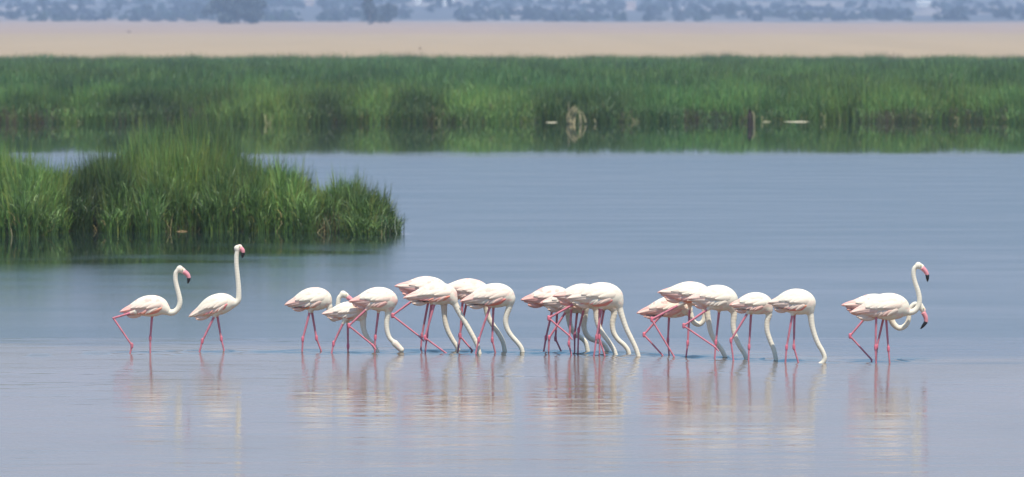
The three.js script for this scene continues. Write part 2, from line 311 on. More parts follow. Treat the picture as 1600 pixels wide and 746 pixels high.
{ // two lone stems off the right tip of the island
  const d = shore(366), s = d / F, mk = (pts, mat, label) => { const o = at(pts[0][0], 366, d), m = mesh('reed_stem', tube(pts.map(([x, y]) => new THREE.Vector3((x - pts[0][0]) * s, (368 - y) * s, 0)), [.010, .009, .004], 6), mat); m.position.set(o.x, 0, -d); tag(m, label, 'reed stem'); };
  mk([[621, 374], [617, 358], [618, 342], [623, 328]], paleStem, 'pale bent reed stem just off the right tip of the left reed clump');
  mk([[631, 376], [631, 356], [632, 334]], darkStem, 'dark straight reed stem, the outermost one right of the left reed clump');
}

// ---------------------------------------------------------------- far slope: trees, scrub, houses
const leafMat = std({ vertexColors: true, roughness: .8, side: THREE.DoubleSide }), barkMat = std({ color: new THREE.Color(.12, .10, .085) });
function crown(lobes, n, leaf, tint) {
  const pos = [], col = [], idx = [];
  for (const [lx, ly, lz, r] of lobes) for (let i = 0; i < n; i++) {
    const d = new THREE.Vector3(rr(-1, 1), rr(-1, 1), rr(-1, 1)); if (d.lengthSq() > 1) { i--; continue; }
    d.setLength(r * (.55 + .5 * rnd())); d.y *= .75;
    const a = new THREE.Vector3(rr(-1, 1), rr(-1, 1), rr(-1, 1)).normalize().multiplyScalar(leaf * rr(.6, 1.3)), b = new THREE.Vector3(rr(-1, 1), rr(-1, 1), rr(-1, 1)).cross(a).setLength(leaf * rr(.4, .8)), k = pos.length / 3, v = rr(.7, 1.3);
    for (const [p, q] of [[-1, 0], [0, -1], [1, 0], [0, 1]]) { pos.push(lx + d.x + a.x * p + b.x * q, ly + d.y + a.y * p + b.y * q, lz + d.z + a.z * p + b.z * q); col.push(tint[0] * v, tint[1] * v, tint[2] * v); }
    idx.push(k, k + 1, k + 2, k, k + 2, k + 3);
  }
  return geom(pos, idx, col);
}
function lobesFor(w, h, n) { const a = []; for (let i = 0; i < n; i++) a.push([rr(-.5, .5) * w, h * rr(.16, .85), rr(-.5, .5) * w, rr(.16, .26) * Math.max(w, h * .7)]); return a; }
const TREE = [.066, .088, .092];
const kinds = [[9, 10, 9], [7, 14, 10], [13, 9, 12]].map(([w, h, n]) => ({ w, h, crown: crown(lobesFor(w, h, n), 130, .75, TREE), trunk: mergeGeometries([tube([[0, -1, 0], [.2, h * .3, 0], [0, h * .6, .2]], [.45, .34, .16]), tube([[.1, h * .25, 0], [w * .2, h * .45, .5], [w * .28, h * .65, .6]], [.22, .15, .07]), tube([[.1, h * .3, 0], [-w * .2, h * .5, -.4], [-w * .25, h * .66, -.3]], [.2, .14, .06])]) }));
function depthForRow(px, py) {                                     // where the far slope shows at a pixel
  for (let d = 1300; d < 6800; d += 15) { const x = (px - CX) * d / F, y = groundY(x, d), row = CY - F * Math.tan(Math.atan2(y - EYE, d) + PITCH); if (row <= py) return d; }
  return 6800;
}
function farTree(px, py, kind, scale, label, group) {
  const d = depthForRow(px, py), x = (px - CX) * d / F, k = kinds[kind], g = base('tree', x, groundY(x, d), -d);
  mesh('trunk', k.trunk, barkMat, g); mesh('crown', k.crown, leafMat, g);
  g.scale.setScalar(scale); g.rotation.y = rnd() * 6.283;
  return tag(g, label, 'tree', group);
}
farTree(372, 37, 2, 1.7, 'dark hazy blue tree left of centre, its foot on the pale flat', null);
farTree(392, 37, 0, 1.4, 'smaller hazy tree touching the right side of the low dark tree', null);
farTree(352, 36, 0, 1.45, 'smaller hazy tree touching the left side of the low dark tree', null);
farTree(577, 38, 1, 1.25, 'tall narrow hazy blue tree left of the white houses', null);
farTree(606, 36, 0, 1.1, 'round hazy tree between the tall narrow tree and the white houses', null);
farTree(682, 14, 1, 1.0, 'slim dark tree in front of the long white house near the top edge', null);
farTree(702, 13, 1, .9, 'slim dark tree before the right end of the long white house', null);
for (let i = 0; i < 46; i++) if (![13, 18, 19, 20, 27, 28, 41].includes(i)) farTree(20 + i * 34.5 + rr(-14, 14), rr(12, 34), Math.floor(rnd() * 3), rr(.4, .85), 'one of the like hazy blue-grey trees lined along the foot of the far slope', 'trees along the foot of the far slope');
const HOUSES = [[654, 12], [696, 20], [986, 14], [1443, 17], [484, 12]];
{
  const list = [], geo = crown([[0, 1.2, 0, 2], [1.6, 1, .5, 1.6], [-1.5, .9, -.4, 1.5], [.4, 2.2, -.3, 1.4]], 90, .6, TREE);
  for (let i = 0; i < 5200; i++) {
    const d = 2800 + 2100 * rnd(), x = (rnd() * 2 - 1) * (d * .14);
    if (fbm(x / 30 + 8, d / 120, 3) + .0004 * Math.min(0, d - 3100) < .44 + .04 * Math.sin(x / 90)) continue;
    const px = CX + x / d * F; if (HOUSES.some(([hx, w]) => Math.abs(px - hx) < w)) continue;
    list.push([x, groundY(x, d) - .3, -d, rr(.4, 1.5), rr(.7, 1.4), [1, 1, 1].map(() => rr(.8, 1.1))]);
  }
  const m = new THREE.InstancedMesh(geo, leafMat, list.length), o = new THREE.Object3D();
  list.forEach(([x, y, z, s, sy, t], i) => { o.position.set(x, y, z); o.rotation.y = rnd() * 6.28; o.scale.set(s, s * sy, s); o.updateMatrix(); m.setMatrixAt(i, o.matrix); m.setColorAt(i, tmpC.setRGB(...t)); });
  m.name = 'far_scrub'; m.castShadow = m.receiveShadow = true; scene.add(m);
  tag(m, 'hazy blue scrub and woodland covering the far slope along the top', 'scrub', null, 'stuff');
}
const white = std({ color: new THREE.Color(.8, .78, .74) }), pinkWall = std({ color: new THREE.Color(.62, .48, .42) }), roofMat = std({ color: new THREE.Color(.45, .36, .32) }), glass = std({ color: new THREE.Color(.05, .06, .07), roughness: .2 }), doorMat = std({ color: new THREE.Color(.2, .15, .1) });
function house(px, py, w, h, deep, wall, label) {
  const d = depthForRow(px, py), x = (px - CX) * d / F, g = base('house', x, groundY(x, d) - .3, -d);
  const b = new THREE.BoxGeometry(w, h + 1, deep); b.translate(0, (h + 1) / 2 - .5, 0); mesh('wall', b, wall, g);
  const r = new THREE.ExtrudeGeometry(new THREE.Shape([[-deep / 2 - .3, 0], [deep / 2 + .3, 0], [deep / 2 + .3, .15], [0, 1.1], [-deep / 2 - .3, .15]].map(([p, q]) => new THREE.Vector2(p, q))), { depth: w + .6, bevelEnabled: false });
  r.rotateY(Math.PI / 2); r.translate(-w / 2 - .3, h + .5, 0); mesh('roof', r, wall === white ? white : roofMat, g);
  for (let k = 0; k < Math.floor(w / 3); k++) { const q = new THREE.BoxGeometry(.9, 1, .08); q.translate(-w / 2 + 1.5 + k * 3, h * .6, deep / 2 + .04); mesh('window', q, glass, g); }
  const dr = new THREE.BoxGeometry(1, 2.1, .08); dr.translate(w * .5 - .9, 1.1, deep / 2 + .05); mesh('door', dr, doorMat, g);
  return tag(g, label, 'house');
}
house(654, 8, 5, 4, 5, white, 'small white house, the left one of the pair near the top edge left of centre');
house(696, 9, 13, 4, 6, white, 'long white house partly behind slim trees near the top edge');
house(986, 16, 7, 5, 6, pinkWall, 'pinkish house alone on the far slope right of the picture centre');
house(1443, 11, 10.5, 3.2, 6, white, 'low white house by itself on the far slope at the right');
house(484, 9, 7, 4, 5, pinkWall, 'pinkish house near the top edge, leftmost of the far houses');
{ // two tiny shrubs on the sand
  const g0 = crown([[0, .5, 0, .7], [.6, .4, 0, .5]], 60, .2, [.34, .23, .16]);
  for (const [px, py, s, label] of [[656, 77, .3, 'small brown shrub alone on the middle of the sand plain'], [201, 51, .6, 'tiny dark shrub on the pale flat at the left']]) {
    let d = 600; for (; d < 2600; d += 4) { const y = groundY((px - CX) * d / F, d); if (CY - F * Math.tan(Math.atan2(y - EYE, d) + PITCH) <= py) break; }
    const x = (px - CX) * d / F, g = base('shrub', x, groundY(x, d), -d); g.scale.setScalar(s);
    mesh('stem', tube([[0, -.2, 0], [.05, .3, 0], [0, .7, .05]], [.05, .04, .02], 5), barkMat, g); mesh('leaves', g0, leafMat, g);
    tag(g, label, 'shrub');
  }
}

// ---------------------------------------------------------------- flamingos
const featherBump = grey(512, 512, (u, v) => { let h = 0; for (const [f, a, o] of [[22, .6, 0], [22, .6, .5]]) { const y = v * f, row = Math.floor(y + o), x = u * f * 1.4 + (row % 2) * .5; const fx = x - Math.floor(x) - .5, fy = y + o - row; h = Math.max(h, a * (1 - fy) * (1 - 3 * fx * fx)); } return h + .25 * fbm(u * 60, v * 30, 2); });
const bodyMat = std({ vertexColors: true, roughness: .75, bumpMap: featherBump, bumpScale: .0007 }), wingMat = std({ vertexColors: true, roughness: .72, side: THREE.DoubleSide, bumpMap: featherBump, bumpScale: .003 });
const beakMat = std({ color: new THREE.Color(.78, .30, .32), roughness: .45 }), tipMat = std({ color: new THREE.Color(.018, .016, .018), roughness: .4 }), eyeMat = std({ color: new THREE.Color(.6, .5, .12), roughness: .25 });
const WHITE = [.80, .72, .575], LEG = [.62, .20, .25], KNEE = [.72, .17, .23], DARK = [.05, .035, .04], BLUSH = [.83, .43, .36], CORAL = [.80, .24, .16];

function coneDist(b, x, y, z) {                                    // distance to a tapered capsule; flat < 1 narrows it sideways
  const zz = (z - b.a.z) / b.flat, ax = x - b.a.x, ay = y - b.a.y, bx = b.b.x - b.a.x, by = b.b.y - b.a.y, bz = (b.b.z - b.a.z) / b.flat, t = clamp((ax * bx + ay * by + zz * bz) / (bx * bx + by * by + bz * bz + 1e-9));
  return (Math.hypot(ax - bx * t, ay - by * t, zz - bz * t) - lerp(b.ra, b.rb, t)) * (b.flat < 1 ? .9 : 1);
}
const smin = (a, b, k) => { const h = Math.max(k - Math.abs(a - b), 0) / k; return Math.min(a, b) - h * h * k * .25; };
function skin(bones, cell) {                                       // one continuous surface round all bones (surface nets)
  const lo = new THREE.Vector3(9, 9, 9), hi = new THREE.Vector3(-9, -9, -9);
  for (const b of bones) { const r = Math.max(b.ra, b.rb) + cell * 3; for (const p of [b.a, b.b]) { lo.min(new THREE.Vector3(p.x - r, p.y - r, p.z - r)); hi.max(new THREE.Vector3(p.x + r, p.y + r, p.z + r)); } }
  const nx = Math.ceil((hi.x - lo.x) / cell) + 1, ny = Math.ceil((hi.y - lo.y) / cell) + 1, nz = Math.ceil((hi.z - lo.z) / cell) + 1, f = new Float32Array(nx * ny * nz).fill(1);
  for (const b of bones) {
    const r = Math.max(b.ra, b.rb) + b.k + cell * 2, ix = (v) => clamp(Math.floor((v - lo.x) / cell), 0, nx - 1), iy = (v) => clamp(Math.floor((v - lo.y) / cell), 0, ny - 1), iz = (v) => clamp(Math.floor((v - lo.z) / cell), 0, nz - 1);
    const x0 = ix(Math.min(b.a.x, b.b.x) - r), x1 = ix(Math.max(b.a.x, b.b.x) + r), y0 = iy(Math.min(b.a.y, b.b.y) - r), y1 = iy(Math.max(b.a.y, b.b.y) + r), z0 = iz(Math.min(b.a.z, b.b.z) - r), z1 = iz(Math.max(b.a.z, b.b.z) + r);
    for (let k = z0; k <= z1; k++) for (let j = y0; j <= y1; j++) for (let i = x0; i <= x1; i++) { const n = (k * ny + j) * nx + i; f[n] = smin(f[n], coneDist(b, lo.x + i * cell, lo.y + j * cell, lo.z + k * cell), b.k); }
  }
  const id = new Int32Array(nx * ny * nz).fill(-1), pos = [], nor = [], idx = [], S = [1, nx, nx * ny];
  for (let k = 0; k < nz - 1; k++) for (let j = 0; j < ny - 1; j++) for (let i = 0; i < nx - 1; i++) {
    const n = (k * ny + j) * nx + i; let m = 0;
    for (let c = 0; c < 8; c++) if (f[n + (c & 1) + (c >> 1 & 1) * nx + (c >> 2) * nx * ny] < 0) m |= 1 << c;
    if (m === 0 || m === 255) continue;
    let sx = 0, sy = 0, sz = 0, cnt = 0;
    for (let c = 0; c < 8; c++) for (let a = 0; a < 3; a++) {
      if (c >> a & 1) continue; const e = c | 1 << a; if ((m >> c & 1) === (m >> e & 1)) continue;
      const fc = f[n + (c & 1) + (c >> 1 & 1) * nx + (c >> 2) * nx * ny], fe = f[n + (e & 1) + (e >> 1 & 1) * nx + (e >> 2) * nx * ny], t = fc / (fc - fe);
      sx += (c & 1) + (a === 0 ? t : 0); sy += (c >> 1 & 1) + (a === 1 ? t : 0); sz += (c >> 2) + (a === 2 ? t : 0); cnt++;
    }
    const g = [0, 0, 0]; for (let c = 0; c < 8; c++) { const v = f[n + (c & 1) + (c >> 1 & 1) * nx + (c >> 2) * nx * ny]; g[0] += c & 1 ? v : -v; g[1] += c >> 1 & 1 ? v : -v; g[2] += c >> 2 ? v : -v; }
    const l = Math.hypot(...g) || 1; id[n] = pos.length / 3; nor.push(g[0] / l, g[1] / l, g[2] / l);
    pos.push(lo.x + (i + sx / cnt) * cell, lo.y + (j + sy / cnt) * cell, lo.z + (k + sz / cnt) * cell);
  }
  for (let k = 1; k < nz - 1; k++) for (let j = 1; j < ny - 1; j++) for (let i = 1; i < nx - 1; i++) {
    const n = (k * ny + j) * nx + i, s = f[n] < 0;
    for (let a = 0; a < 3; a++) {
      if ((f[n + S[a]] < 0) === s) continue;
      const u = S[(a + 1) % 3], v = S[(a + 2) % 3], q = [id[n], id[n - u], id[n - u - v], id[n - v]];
      if (q.some((x) => x < 0)) continue;
      s ? idx.push(q[0], q[1], q[2], q[0], q[2], q[3]) : idx.push(q[0], q[2], q[1], q[0], q[3], q[2]);
    }
  }
  const out = new THREE.BufferGeometry();
  out.setAttribute('position', new THREE.Float32BufferAttribute(pos, 3)); out.setAttribute('normal', new THREE.Float32BufferAttribute(nor, 3)); out.setIndex(idx);
  return out;
}
const PROFILE = [[.02, .000, .05], [.13, .025, .20], [.27, .040, .40], [.42, .050, .71], [.58, .050, .96], [.73, .035, .97], [.85, .010, .70]];
function flamingo(b) {
  const d = shore(b.wl), s = d / F, [tx, ty] = b.tail, [hx, hy] = b.chest, mid = (tx + hx) / 2, o = at(mid, b.wl, d);
  const V = (x, y, z = 0) => new THREE.Vector3((x - mid) * s, (b.wl - y) * s, z), g = base('flamingo', o.x, 0, -d);
  const L = Math.hypot(hx - tx, hy - ty), ux = (hx - tx) / L, uy = (hy - ty) / L, T = b.th / 2;
  const on = (u, v) => [tx + ux * u * L + uy * v * L, ty + uy * u * L - ux * v * L];                // chord coordinates to pixels, v upwards
  const trunk = [], all = [], pc = new THREE.CatmullRomCurve3(PROFILE.map((q) => new THREE.Vector3(...q))), P = Array.from({ length: 19 }, (_, i) => pc.getPoint(i / 18)).map(({ x: u, y: v, z: r }) => [V(...on(u, v)), r * T * s]);
  for (let i = 1; i < P.length; i++) trunk.push({ a: P[i - 1][0], b: P[i][0], ra: P[i - 1][1], rb: P[i][1], flat: .78, k: .012, kind: 0 });
  all.push(...trunk);
  // neck and head
  const curve = new THREE.CatmullRomCurve3(b.neck.map(([x, y], i) => V(x, y, (b.nz ?? 0) * s * Math.min(1, i / 3)))), nn = Math.max(10, b.neck.length * 3);
  let prev = V(...on(.83, .0)), pr = T * s * .52;
  for (let i = 0; i <= nn; i++) { const p = curve.getPoint(i / nn), r = s * interp([[0, 7.0], [.10, 5.1], [.3, 4.1], [.7, 3.55], [1, 3.45]], i / nn); all.push({ a: prev, b: p, ra: pr, rb: r, flat: 1, k: i < 3 ? .03 : .004, kind: 0, neck: i > 1 }); prev = p; pr = r; }
  if (b.head) { const [[x0, y0], [x1, y1]] = b.head; all.push({ a: V(x0, y0, b.nz * s || 0), b: V(x1, y1, b.nz * s || 0), ra: 5.3 * s, rb: 4.4 * s, flat: .82, k: .012, kind: 0 }); }
  // legs
  b.legs.forEach((leg, k) => {
    const z = (k ? -1 : 1) * .045, pts = leg.map(([x, y], i) => V(x, y, z * (i ? .9 : 1))), last = leg[leg.length - 1], low = last[1] > b.wl - 6 && !(b.lift ?? []).includes(k);
    const hip = pts[0].clone().add(V(leg[0][0] - mid + mid, leg[0][1]).sub(V(leg[1][0], leg[1][1])).setLength(.06)); hip.z = z;
    all.push({ a: hip, b: pts[0].clone().lerp(pts[1], .04), ra: .034, rb: .015, flat: 1, k: .03, kind: 0 });
    const kn = 1;
    for (let i = 1; i < pts.length; i++) all.push({ a: pts[i - 1], b: pts[i], ra: s * (i === 1 ? 2.0 : 1.55), rb: s * (i === 1 ? 1.6 : 1.45), flat: 1, k: .008, kind: 1 });
    const joint = pts[leg.length > 3 ? leg.length - 2 : kn]; all.push({ a: joint.clone().add(new THREE.Vector3(0, .018, 0)), b: joint.clone().add(new THREE.Vector3(0, -.018, 0)), ra: s * 2.2, rb: s * 2.1, flat: 1, k: .01, kind: 2 });
    let foot = pts[pts.length - 1];
    const toes = (p, fx, fy, spread) => { for (const a of [-1, 0, 1]) all.push({ a: p, b: p.clone().add(new THREE.Vector3(fx * .085, fy * .085 - .004, a * spread)), ra: .009, rb: .007, flat: 1, k: .012, kind: 1 }); };
    if (low) { const bed = new THREE.Vector3(foot.x, -.235, foot.z); all.push({ a: foot, b: bed, ra: s * 1.45, rb: s * 1.45, flat: 1, k: .006, kind: 1 }); toes(bed, 1, 0, .04); }
    else { const q = pts[pts.length - 2], v = foot.clone().sub(q).normalize(); toes(foot, v.x * .35 + .25, v.y * .8 - .1, .02); }
  });
  const geo = skin(all, .0075), p = geo.attributes.position, col = new Float32Array(p.count * 3), uv = new Float32Array(p.count * 2), others = all.filter((q) => !q.kind), limbs = all.filter((q) => q.kind), tail = V(tx, ty), len = L * s, pk = (b.pink ?? .5) * 1.2;
  for (let i = 0; i < p.count; i++) {
    const x = p.getX(i), y = p.getY(i), z = p.getZ(i); let dw = 9, dl = 9, knee = 0;
    let dn = 9; for (const q of others) { const e = coneDist(q, x, y, z); dw = Math.min(dw, e); if (q.neck) dn = Math.min(dn, e); }
    for (const q of limbs) { const e = coneDist(q, x, y, z) - (q.kind === 2 ? .001 : 0); if (e < dl) { dl = e; knee = q.kind === 2; } }
    let c = WHITE;
    if (dl < dw) { const n = smooth(.5, .72, fbm(x * 40 + tx, y * 26 + z * 90, 3)); c = (knee ? KNEE : LEG).map((v, k) => lerp(v, [.42, .15, .17][k], n * .75)); }
    else { // rosy patches in the plumage: tail and flank, uneven
      const near = Math.hypot(x - tail.x, y - tail.y) / len, n = fbm(x * 22 + b.wl + tx, y * 30, 3), w = clamp((near < .3 ? pk * 1.35 * smooth(.34, .12, near + (n - .5) * .3) : 0) + (dn <= dw ? 0 : pk * .8 * smooth(.5, .7, n)));
      c = WHITE.map((v, k) => lerp(v, BLUSH[k], w) * (.95 + .1 * fbm(x * 60, y * 60 + tx, 2)));
    }
    col.set(c, i * 3); uv[i * 2] = x * 2.2; uv[i * 2 + 1] = y * 2.2;
  }
  geo.setAttribute('color', new THREE.BufferAttribute(col, 3)); geo.setAttribute('uv', new THREE.BufferAttribute(uv, 2));
  mesh('body', geo, bodyMat, g);
  // folded wings: overlapping feathers laid on the flank
  const field = (x, y, z) => { let f = 1; for (const q of trunk) f = smin(f, coneDist(q, x, y, z), q.k); return f; };
  const flank = (x, y) => { if (field(x, y, 0) > 0) return 0; let a = 0, c = .3; for (let i = 0; i < 14; i++) { const m = (a + c) / 2; field(x, y, m) < 0 ? a = m : c = m; } return a; };
  function feather(u0, v0, u1, v1, width, side, lift, color, bend = 0) {
    const n = 9, m = 6, pos = [], cl = [], u2 = [], idx = [], du = u1 - u0, dv = v1 - v0, l = Math.hypot(du, dv);
    for (let i = 0; i <= n; i++) for (let j = 0; j <= m; j++) {
      const t = i / n, w = (j / m) * 2 - 1, wide = width * Math.pow(Math.sin(Math.PI * clamp(.12 + t * .86)), .55) * .5, bx = bend * Math.sin(Math.PI * t);
      const u = u0 + du * t - dv / l * (w * wide + bx), v = v0 + dv * t + du / l * (w * wide + bx), [px, py] = on(u, v), q = V(px, py);
      const z = flank(q.x, q.y), off = (lift * 2 * (.25 + .75 * t)) * (1 - .85 * w * w) - (t < .05 ? .006 : 0);
      pos.push(q.x, q.y, side * (z + Math.max(off, z > .01 ? -.004 : .004)));
      const shade = .95 + .1 * hash(i + px | 0, j); cl.push(color[0] * shade, color[1] * shade, color[2] * shade); u2.push(q.x * 3, q.y * 3);
    }
    for (let i = 0; i < n; i++) for (let j = 0; j < m; j++) { const a = i * (m + 1) + j, c = a + m + 1; side > 0 ? idx.push(a, c, a + 1, c, c + 1, a + 1) : idx.push(a, a + 1, c, c, a + 1, c + 1); }
    return geom(pos, idx, cl, u2);
  }
  const mixc = (w) => WHITE.map((v, k) => lerp(v, BLUSH[k], clamp(w)));
  const hT = T / L, keep = seed; seed = 1000 + tx | 0;
  const jig = () => rr(-.02, .02);
  const plan = { white: [], coral: [], dark: [] };
  if (b.dark) for (let i = 0; i < 3; i++) plan.dark.push([.60 - i * .10, -.40 * hT + jig() * .5, .36 - i * .09, (-.40 + .05 * i) * hT + jig() * .5, .16 * hT, .020, DARK, 0]);
  const sh = rr(-.10, .04), dy = rr(.04, .2);
  for (let i = 0; i < 3; i++) plan.coral.push([.86 - i * .035 + sh, (-.20 - i * .13 + dy) * hT, .62 - i * .07 + sh + jig(), (-.46 - i * .06 + dy) * hT + jig() * .5, (.22 + .05 * rnd()) * hT, .011 + .002 * i, CORAL.map((v, k) => lerp(v, BLUSH[k], rnd() * .5)), .006]);
  for (let i = 0; i < 3; i++) plan.coral.push([.58 - i * .07 + sh, (-.30 - .05 * i + dy) * hT, .44 - i * .08 + sh + jig(), (-.52 + .03 * i + dy) * hT, .2 * hT, .018, CORAL.map((v, k) => lerp(v, BLUSH[k], .2 + rnd() * .6)), 0]);
  for (let i = 0; i < 4; i++) plan.white.push([.50 - i * .02, (.30 - i * .26) * hT, .06 + i * .035 + jig(), (.06 - i * .18) * hT + jig() * .5, .50 * hT, .014 + .002 * i, mixc(pk * rr(.5, 1.4)), .01]);       // long feathers towards the tail
  for (let i = 0; i < 6; i++) plan.white.push([.80 - i * .085, (-.02 - .03 * i) * hT, .60 - i * .075 + jig(), (-.42 - .015 * i + rr(-.06, .04)) * hT, .42 * hT, .015, mixc(pk * rr(.2, 1.3)), 0]);              // coverts that droop over the flank
  for (let i = 0; i < 4; i++) plan.white.push([.88 - i * .12, (.34 + .1 * (i % 2)) * hT, .56 - i * .10 + jig(), (.12 + .05 * i) * hT + jig(), .62 * hT, .013, mixc(pk * rr(0, .5)), 0]);
  for (const side of [1, -1]) {
    const w = mesh('wing', mergeGeometries(plan.white.map(([a, c, e, f, wd, li, co, be]) => feather(a, c, e, f, wd, side, li, co, be))), wingMat, g);
    if (b.dark) mesh('flight_feathers', mergeGeometries(plan.dark.map(([a, c, e, f, wd, li, co, be]) => feather(a, c, e, f, wd, side, li, co, be))), wingMat, w);
    if (b.coral ?? 1) mesh('coverts', mergeGeometries(plan.coral.map(([a, c, e, f, wd, li, co, be]) => feather(a, c, e, f, wd, side, li, co, be))), wingMat, w);
  }
  seed = keep;
  if (b.beak) {
    const z = (b.nz ?? 0) * s, q = b.beak.map(([x, y]) => V(x, y, z)), bk = mesh('beak', tube(q.slice(0, -1), [4.0 * s, 3.6 * s, 3.0 * s], 9), beakMat, g);
    mesh('beak_tip', tube([q[q.length - 2].clone().lerp(q[q.length - 3], .12), q[q.length - 2].clone().lerp(q[q.length - 1], .5), q[q.length - 1]], [3.25 * s, 2.6 * s, .9 * s], 9), tipMat, bk);
    const e = b.eye ?? b.head[1]; for (const sd of [1, -1]) { const sp = new THREE.SphereGeometry(.0065, 10, 8); sp.translate(...V(e[0], e[1], z + sd * .033).toArray()); mesh('eye', sp, eyeMat, g); }
  }
  return tag(g, b.label, 'flamingo', 'flamingos wading in the lake');
}
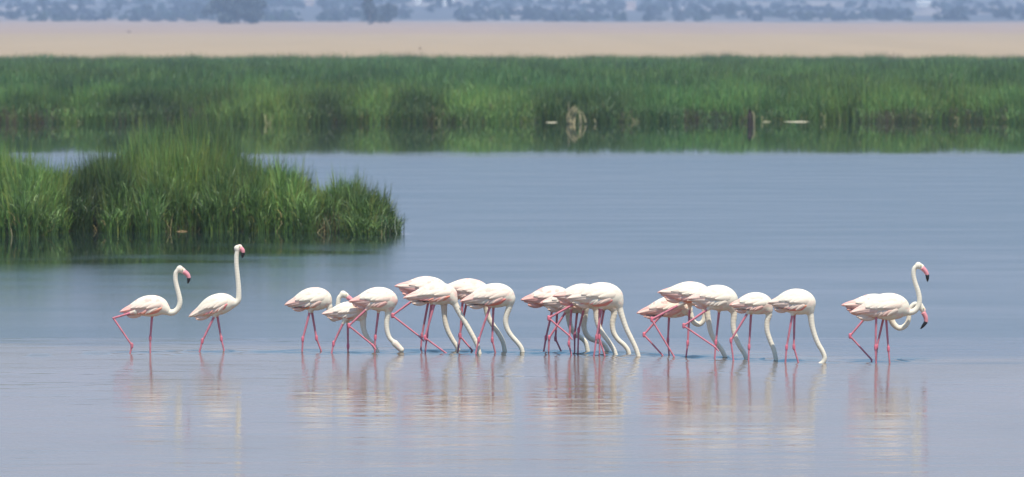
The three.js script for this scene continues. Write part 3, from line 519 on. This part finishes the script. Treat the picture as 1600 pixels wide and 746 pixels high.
const FLOCK = [
  { wl: 552, tail: [185, 488], chest: [263, 478], th: 33, pink: .75, neck: [[256, 482], [263, 488], [271, 488], [278, 482], [281, 472], [279, 459], [276, 447], [274, 436], [275, 426], [280, 420]], head: [[281, 420], [286, 423]], beak: [[287, 424], [293, 429], [295.5, 435], [293.5, 443]], eye: [285.5, 421],
    legs: [[[204, 489], [177, 497], [206, 540], [203, 553]], [[237, 493], [234, 529], [234, 555]]], label: 'leftmost flamingo, S-curved neck up and one hind leg bent back in mid-step' },
  { wl: 551, tail: [293, 496], chest: [367, 470], th: 33, pink: .3, neck: [[360, 473], [367, 474], [372, 469], [373, 459], [372.5, 446], [371, 430], [369.5, 414], [369.5, 400], [371, 391]], head: [[371, 388], [374.5, 386]], beak: [[375.5, 387.5], [379, 391], [380, 395], [378.5, 403]], eye: [375, 385],
    legs: [[[335, 494], [316, 533], [311, 552]], [[339, 494], [345, 530], [350, 551]]], label: 'flamingo with its straight neck held highest of all, second from the left' },
  { wl: 549.5, tail: [443, 477], chest: [517, 467], th: 36, pink: .45, coral: 1, dark: 1, neck: [[508, 468], [514, 477], [515, 488], [518, 497], [523, 499], [527, 490], [528, 476], [530, 465], [536, 460]], head: [[536, 459.5], [541, 462]], beak: [[543, 464], [549, 469], [551, 474], [549, 481]], eye: [541, 460],
    legs: [[[484, 487], [473, 530], [472, 552]], [[487, 488], [494, 529], [502, 551]]], label: 'third flamingo from the left, coral wing patch, its neck looping down behind a smaller bird' },
  { wl: 551.5, tail: [501, 491], chest: [574, 489], th: 30, pink: .35, coral: 1, neck: [[564, 490], [567, 502], [568, 513], [571, 522], [576, 531], [583, 538], [590, 552], [592, 560]],
    legs: [[[536, 505], [521, 537], [518, 552]], [[543, 506], [543.5, 542], [543, 553]]], label: 'small low flamingo feeding, tucked under the tail of a larger one' },
  { wl: 553, tail: [543, 472], chest: [620, 470], th: 37, pink: .65, coral: 0, neck: [[608, 478], [606, 491], [604, 505], [605, 518], [609, 529], [615, 535]], head: [[617, 537], [627, 547]], nz: 0,
    legs: [[[572, 484], [545, 509], [582, 539]], [[591, 488], [586, 528], [585, 554]]], lift: [0], label: 'feeding flamingo with its pale head just touching the water, standing over the small low one' },
  { wl: 549, tail: [615, 447], chest: [702, 459], th: 37, pink: .8, coral: 1, neck: [[693, 467], [694, 482], [695, 498], [699, 515], [707, 531], [715, 544], [718, 556]],
    legs: [[[652, 464], [613, 493], [657, 527]], [[669, 472], [659, 525], [657, 552]]], lift: [0], label: 'rear flamingo of the left-centre group, pink pointed tail highest and one leg bent sharply back' },
  { wl: 552, tail: [628, 466], chest: [716, 461], th: 34, pink: .55, coral: 1, dark: 1, neck: [[706, 466], [712, 477], [719, 491], [728, 506], [737, 522], [745, 538], [749, 552], [750, 560]],
    legs: [[[679, 474], [664, 528], [697, 552]], [[674, 475], [667, 525], [664, 553]]], label: 'front flamingo of the left-centre group, dark coral patch under its wing' },
  { wl: 549.8, tail: [680, 451], chest: [768, 463], th: 38, pink: .7, coral: 0, neck: [[757, 468], [760, 481], [763, 495], [770, 508], [779, 521], [786, 535], [789, 551], [790, 558]],
    legs: [[[723, 468], [719, 525], [715, 552]], [[730, 469], [718, 525], [741, 552]]], label: 'flamingo with the tallest rounded back, behind the right bird of the left-centre group' },
  { wl: 552.5, tail: [717, 472], chest: [804, 462], th: 38, pink: .5, coral: 1, dark: 1, neck: [[797, 467], [796, 479], [792, 491], [790, 503], [793, 515], [800, 526], [809, 536], [815, 545], [818, 558]],
    legs: [[[766, 478], [748, 531], [743, 553]], [[771, 480], [769, 532], [774, 552]]], label: 'right-hand flamingo of the left-centre group, neck in a clear S down to the water' },
  { wl: 549, tail: [812, 469], chest: [893, 467], th: 35, pink: .9, coral: 1, neck: [[886, 476], [888, 490], [890, 503], [893, 514], [900, 523], [908, 528], [915, 535], [918, 546], [920, 558]],
    legs: [[[863, 484], [853, 528], [849, 553]], [[871, 484], [868, 530], [878, 552]]], label: 'leftmost flamingo of the central cluster, long pointed pink tail' },
  { wl: 551, tail: [842, 474], chest: [921, 474], th: 37, pink: .4, coral: 0, neck: [[912, 481], [914, 493], [912.5, 508], [915, 520], [922, 529], [932, 533], [942, 537], [949, 547], [952, 560]],
    legs: [[[884, 487], [858, 528], [857, 553]], [[902, 488], [898, 526], [898, 556]]], label: 'lowest flamingo of the central cluster, white wing hanging below its neighbour' },
  { wl: 555, tail: [862, 463], chest: [940, 467], th: 37, pink: .55, coral: 0, neck: [[930, 474], [932, 486], [932.5, 498], [936, 511], [943, 523], [952, 535], [959, 546], [963, 557], [965, 563]],
    legs: [[[897, 475], [857, 497], [889, 524]], [[893, 482], [889, 538], [893, 556]]], lift: [0], label: 'middle flamingo of the central cluster, bright pink leg folded across the others' },
  { wl: 553, tail: [880, 472], chest: [965, 470], th: 35, pink: .4, coral: 0, neck: [[957, 477], [960, 488], [957, 506], [959, 520], [966, 531], [976, 540], [982, 549], [984, 560]],
    legs: [[[912, 484], [904, 516], [903, 550]], [[944, 484], [937, 525], [937, 553]]], label: 'flamingo almost hidden behind the others in the central cluster, inner of its two right necks' },
  { wl: 558, tail: [884, 467], chest: [973, 465], th: 41, pink: .35, coral: 1, neck: [[966, 471], [969, 484], [974, 500], [980, 516], [987, 530], [994, 545], [998, 558], [999, 566]],
    legs: [[[940, 481], [932, 527], [928, 557]], [[937, 481], [936, 527], [945, 556]]], label: 'rightmost flamingo of the central cluster, big white body and straight slanting neck' },
  { wl: 556.5, tail: [993, 490], chest: [1083, 480], th: 34, pink: .95, coral: 0, dark: 1, neck: [[1073, 483], [1078, 489], [1081, 498], [1086, 505], [1093, 507], [1099, 502], [1101, 493], [1100, 482], [1102, 474]],
    legs: [[[1035, 490], [1006, 523], [1037, 557]], [[1046, 491], [1044, 532], [1046, 558]]], label: 'low flamingo with a salmon tail and its neck bent into a small ring' },
  { wl: 559, tail: [1026, 457], chest: [1114, 466], th: 37, pink: .55, coral: 1, neck: [[1105, 472], [1105, 486], [1108, 505], [1112, 522], [1120, 536], [1128, 547], [1134, 559], [1136, 566]],
    legs: [[[1060, 477], [1018, 499], [1053, 557]], [[1078, 482], [1075, 537], [1072, 562]]], label: 'flamingo with a coral spot on its back wing, above the bird with the ring neck' },
  { wl: 561.5, tail: [1072, 467], chest: [1151, 470], th: 40, pink: .4, coral: 0, neck: [[1143, 478], [1147, 490], [1146, 507], [1148, 522], [1155, 539], [1163, 552], [1167, 562], [1168, 568]],
    legs: [[[1106, 483], [1068, 509], [1117, 542]], [[1124, 487], [1119, 536], [1117, 564]]], lift: [0], label: 'middle flamingo of the right-centre group, dark leg bent back in a sharp V' },
  { wl: 564, tail: [1138, 477], chest: [1206, 477], th: 34, pink: .5, coral: 0, dark: 1, neck: [[1199, 482], [1202, 490], [1199, 503], [1199, 517], [1204, 533], [1210, 548], [1213, 563], [1214, 570]],
    legs: [[[1168, 489], [1142, 532], [1146, 564]], [[1174, 490], [1171, 543], [1170, 566]]], label: 'fourth flamingo of the right-centre group, smallest, between two larger white ones' },
  { wl: 567, tail: [1198, 474], chest: [1272, 475], th: 40, pink: .3, coral: 1, dark: 1, neck: [[1264, 480], [1267, 493], [1269, 508], [1273, 523], [1279, 538], [1286, 550], [1289, 560], [1286, 567], [1279, 571]],
    legs: [[[1238, 491], [1229, 543], [1227, 570]], [[1242, 491], [1241, 543], [1248, 567]]], label: 'large white flamingo next to the right-hand pair, neck hanging to a hooked end' },
  { wl: 565, tail: [1313, 477], chest: [1402, 484], th: 36, pink: .8, coral: 0, dark: 1, neck: [[1391, 488], [1393, 499], [1398, 508], [1406, 513], [1415, 509], [1420, 500], [1421, 489], [1424, 480], [1430, 475], [1437, 477]], head: [[1438, 478], [1443, 485]], beak: [[1443, 488], [1447, 496], [1447.5, 504], [1439, 514]], eye: [1443.5, 482],
    legs: [[[1359, 488], [1328, 525], [1362, 562]], [[1382, 494], [1371, 543], [1370, 567]]], label: 'rear flamingo of the right-hand pair, neck looped under its breast and pink bill pointing down' },
  { wl: 568, tail: [1327, 489], chest: [1421, 480], th: 42, pink: .45, coral: 0, neck: [[1411, 484], [1420, 488], [1429, 486], [1435.5, 478], [1437, 467], [1434.5, 454], [1430, 441], [1427.5, 428], [1429, 419], [1434, 415]], head: [[1435, 414.5], [1440, 417]], beak: [[1441, 418], [1446.5, 424], [1449.5, 430], [1449.5, 440]], eye: [1439, 414.5],
    legs: [[[1369, 491], [1368, 543], [1369, 571]], [[1385, 493], [1389, 546], [1391, 568]]], label: 'front flamingo of the right-hand pair, head raised on an S-shaped neck with black-tipped bill' },
];
for (const b of FLOCK) flamingo(b);

renderer.render(scene, camera);
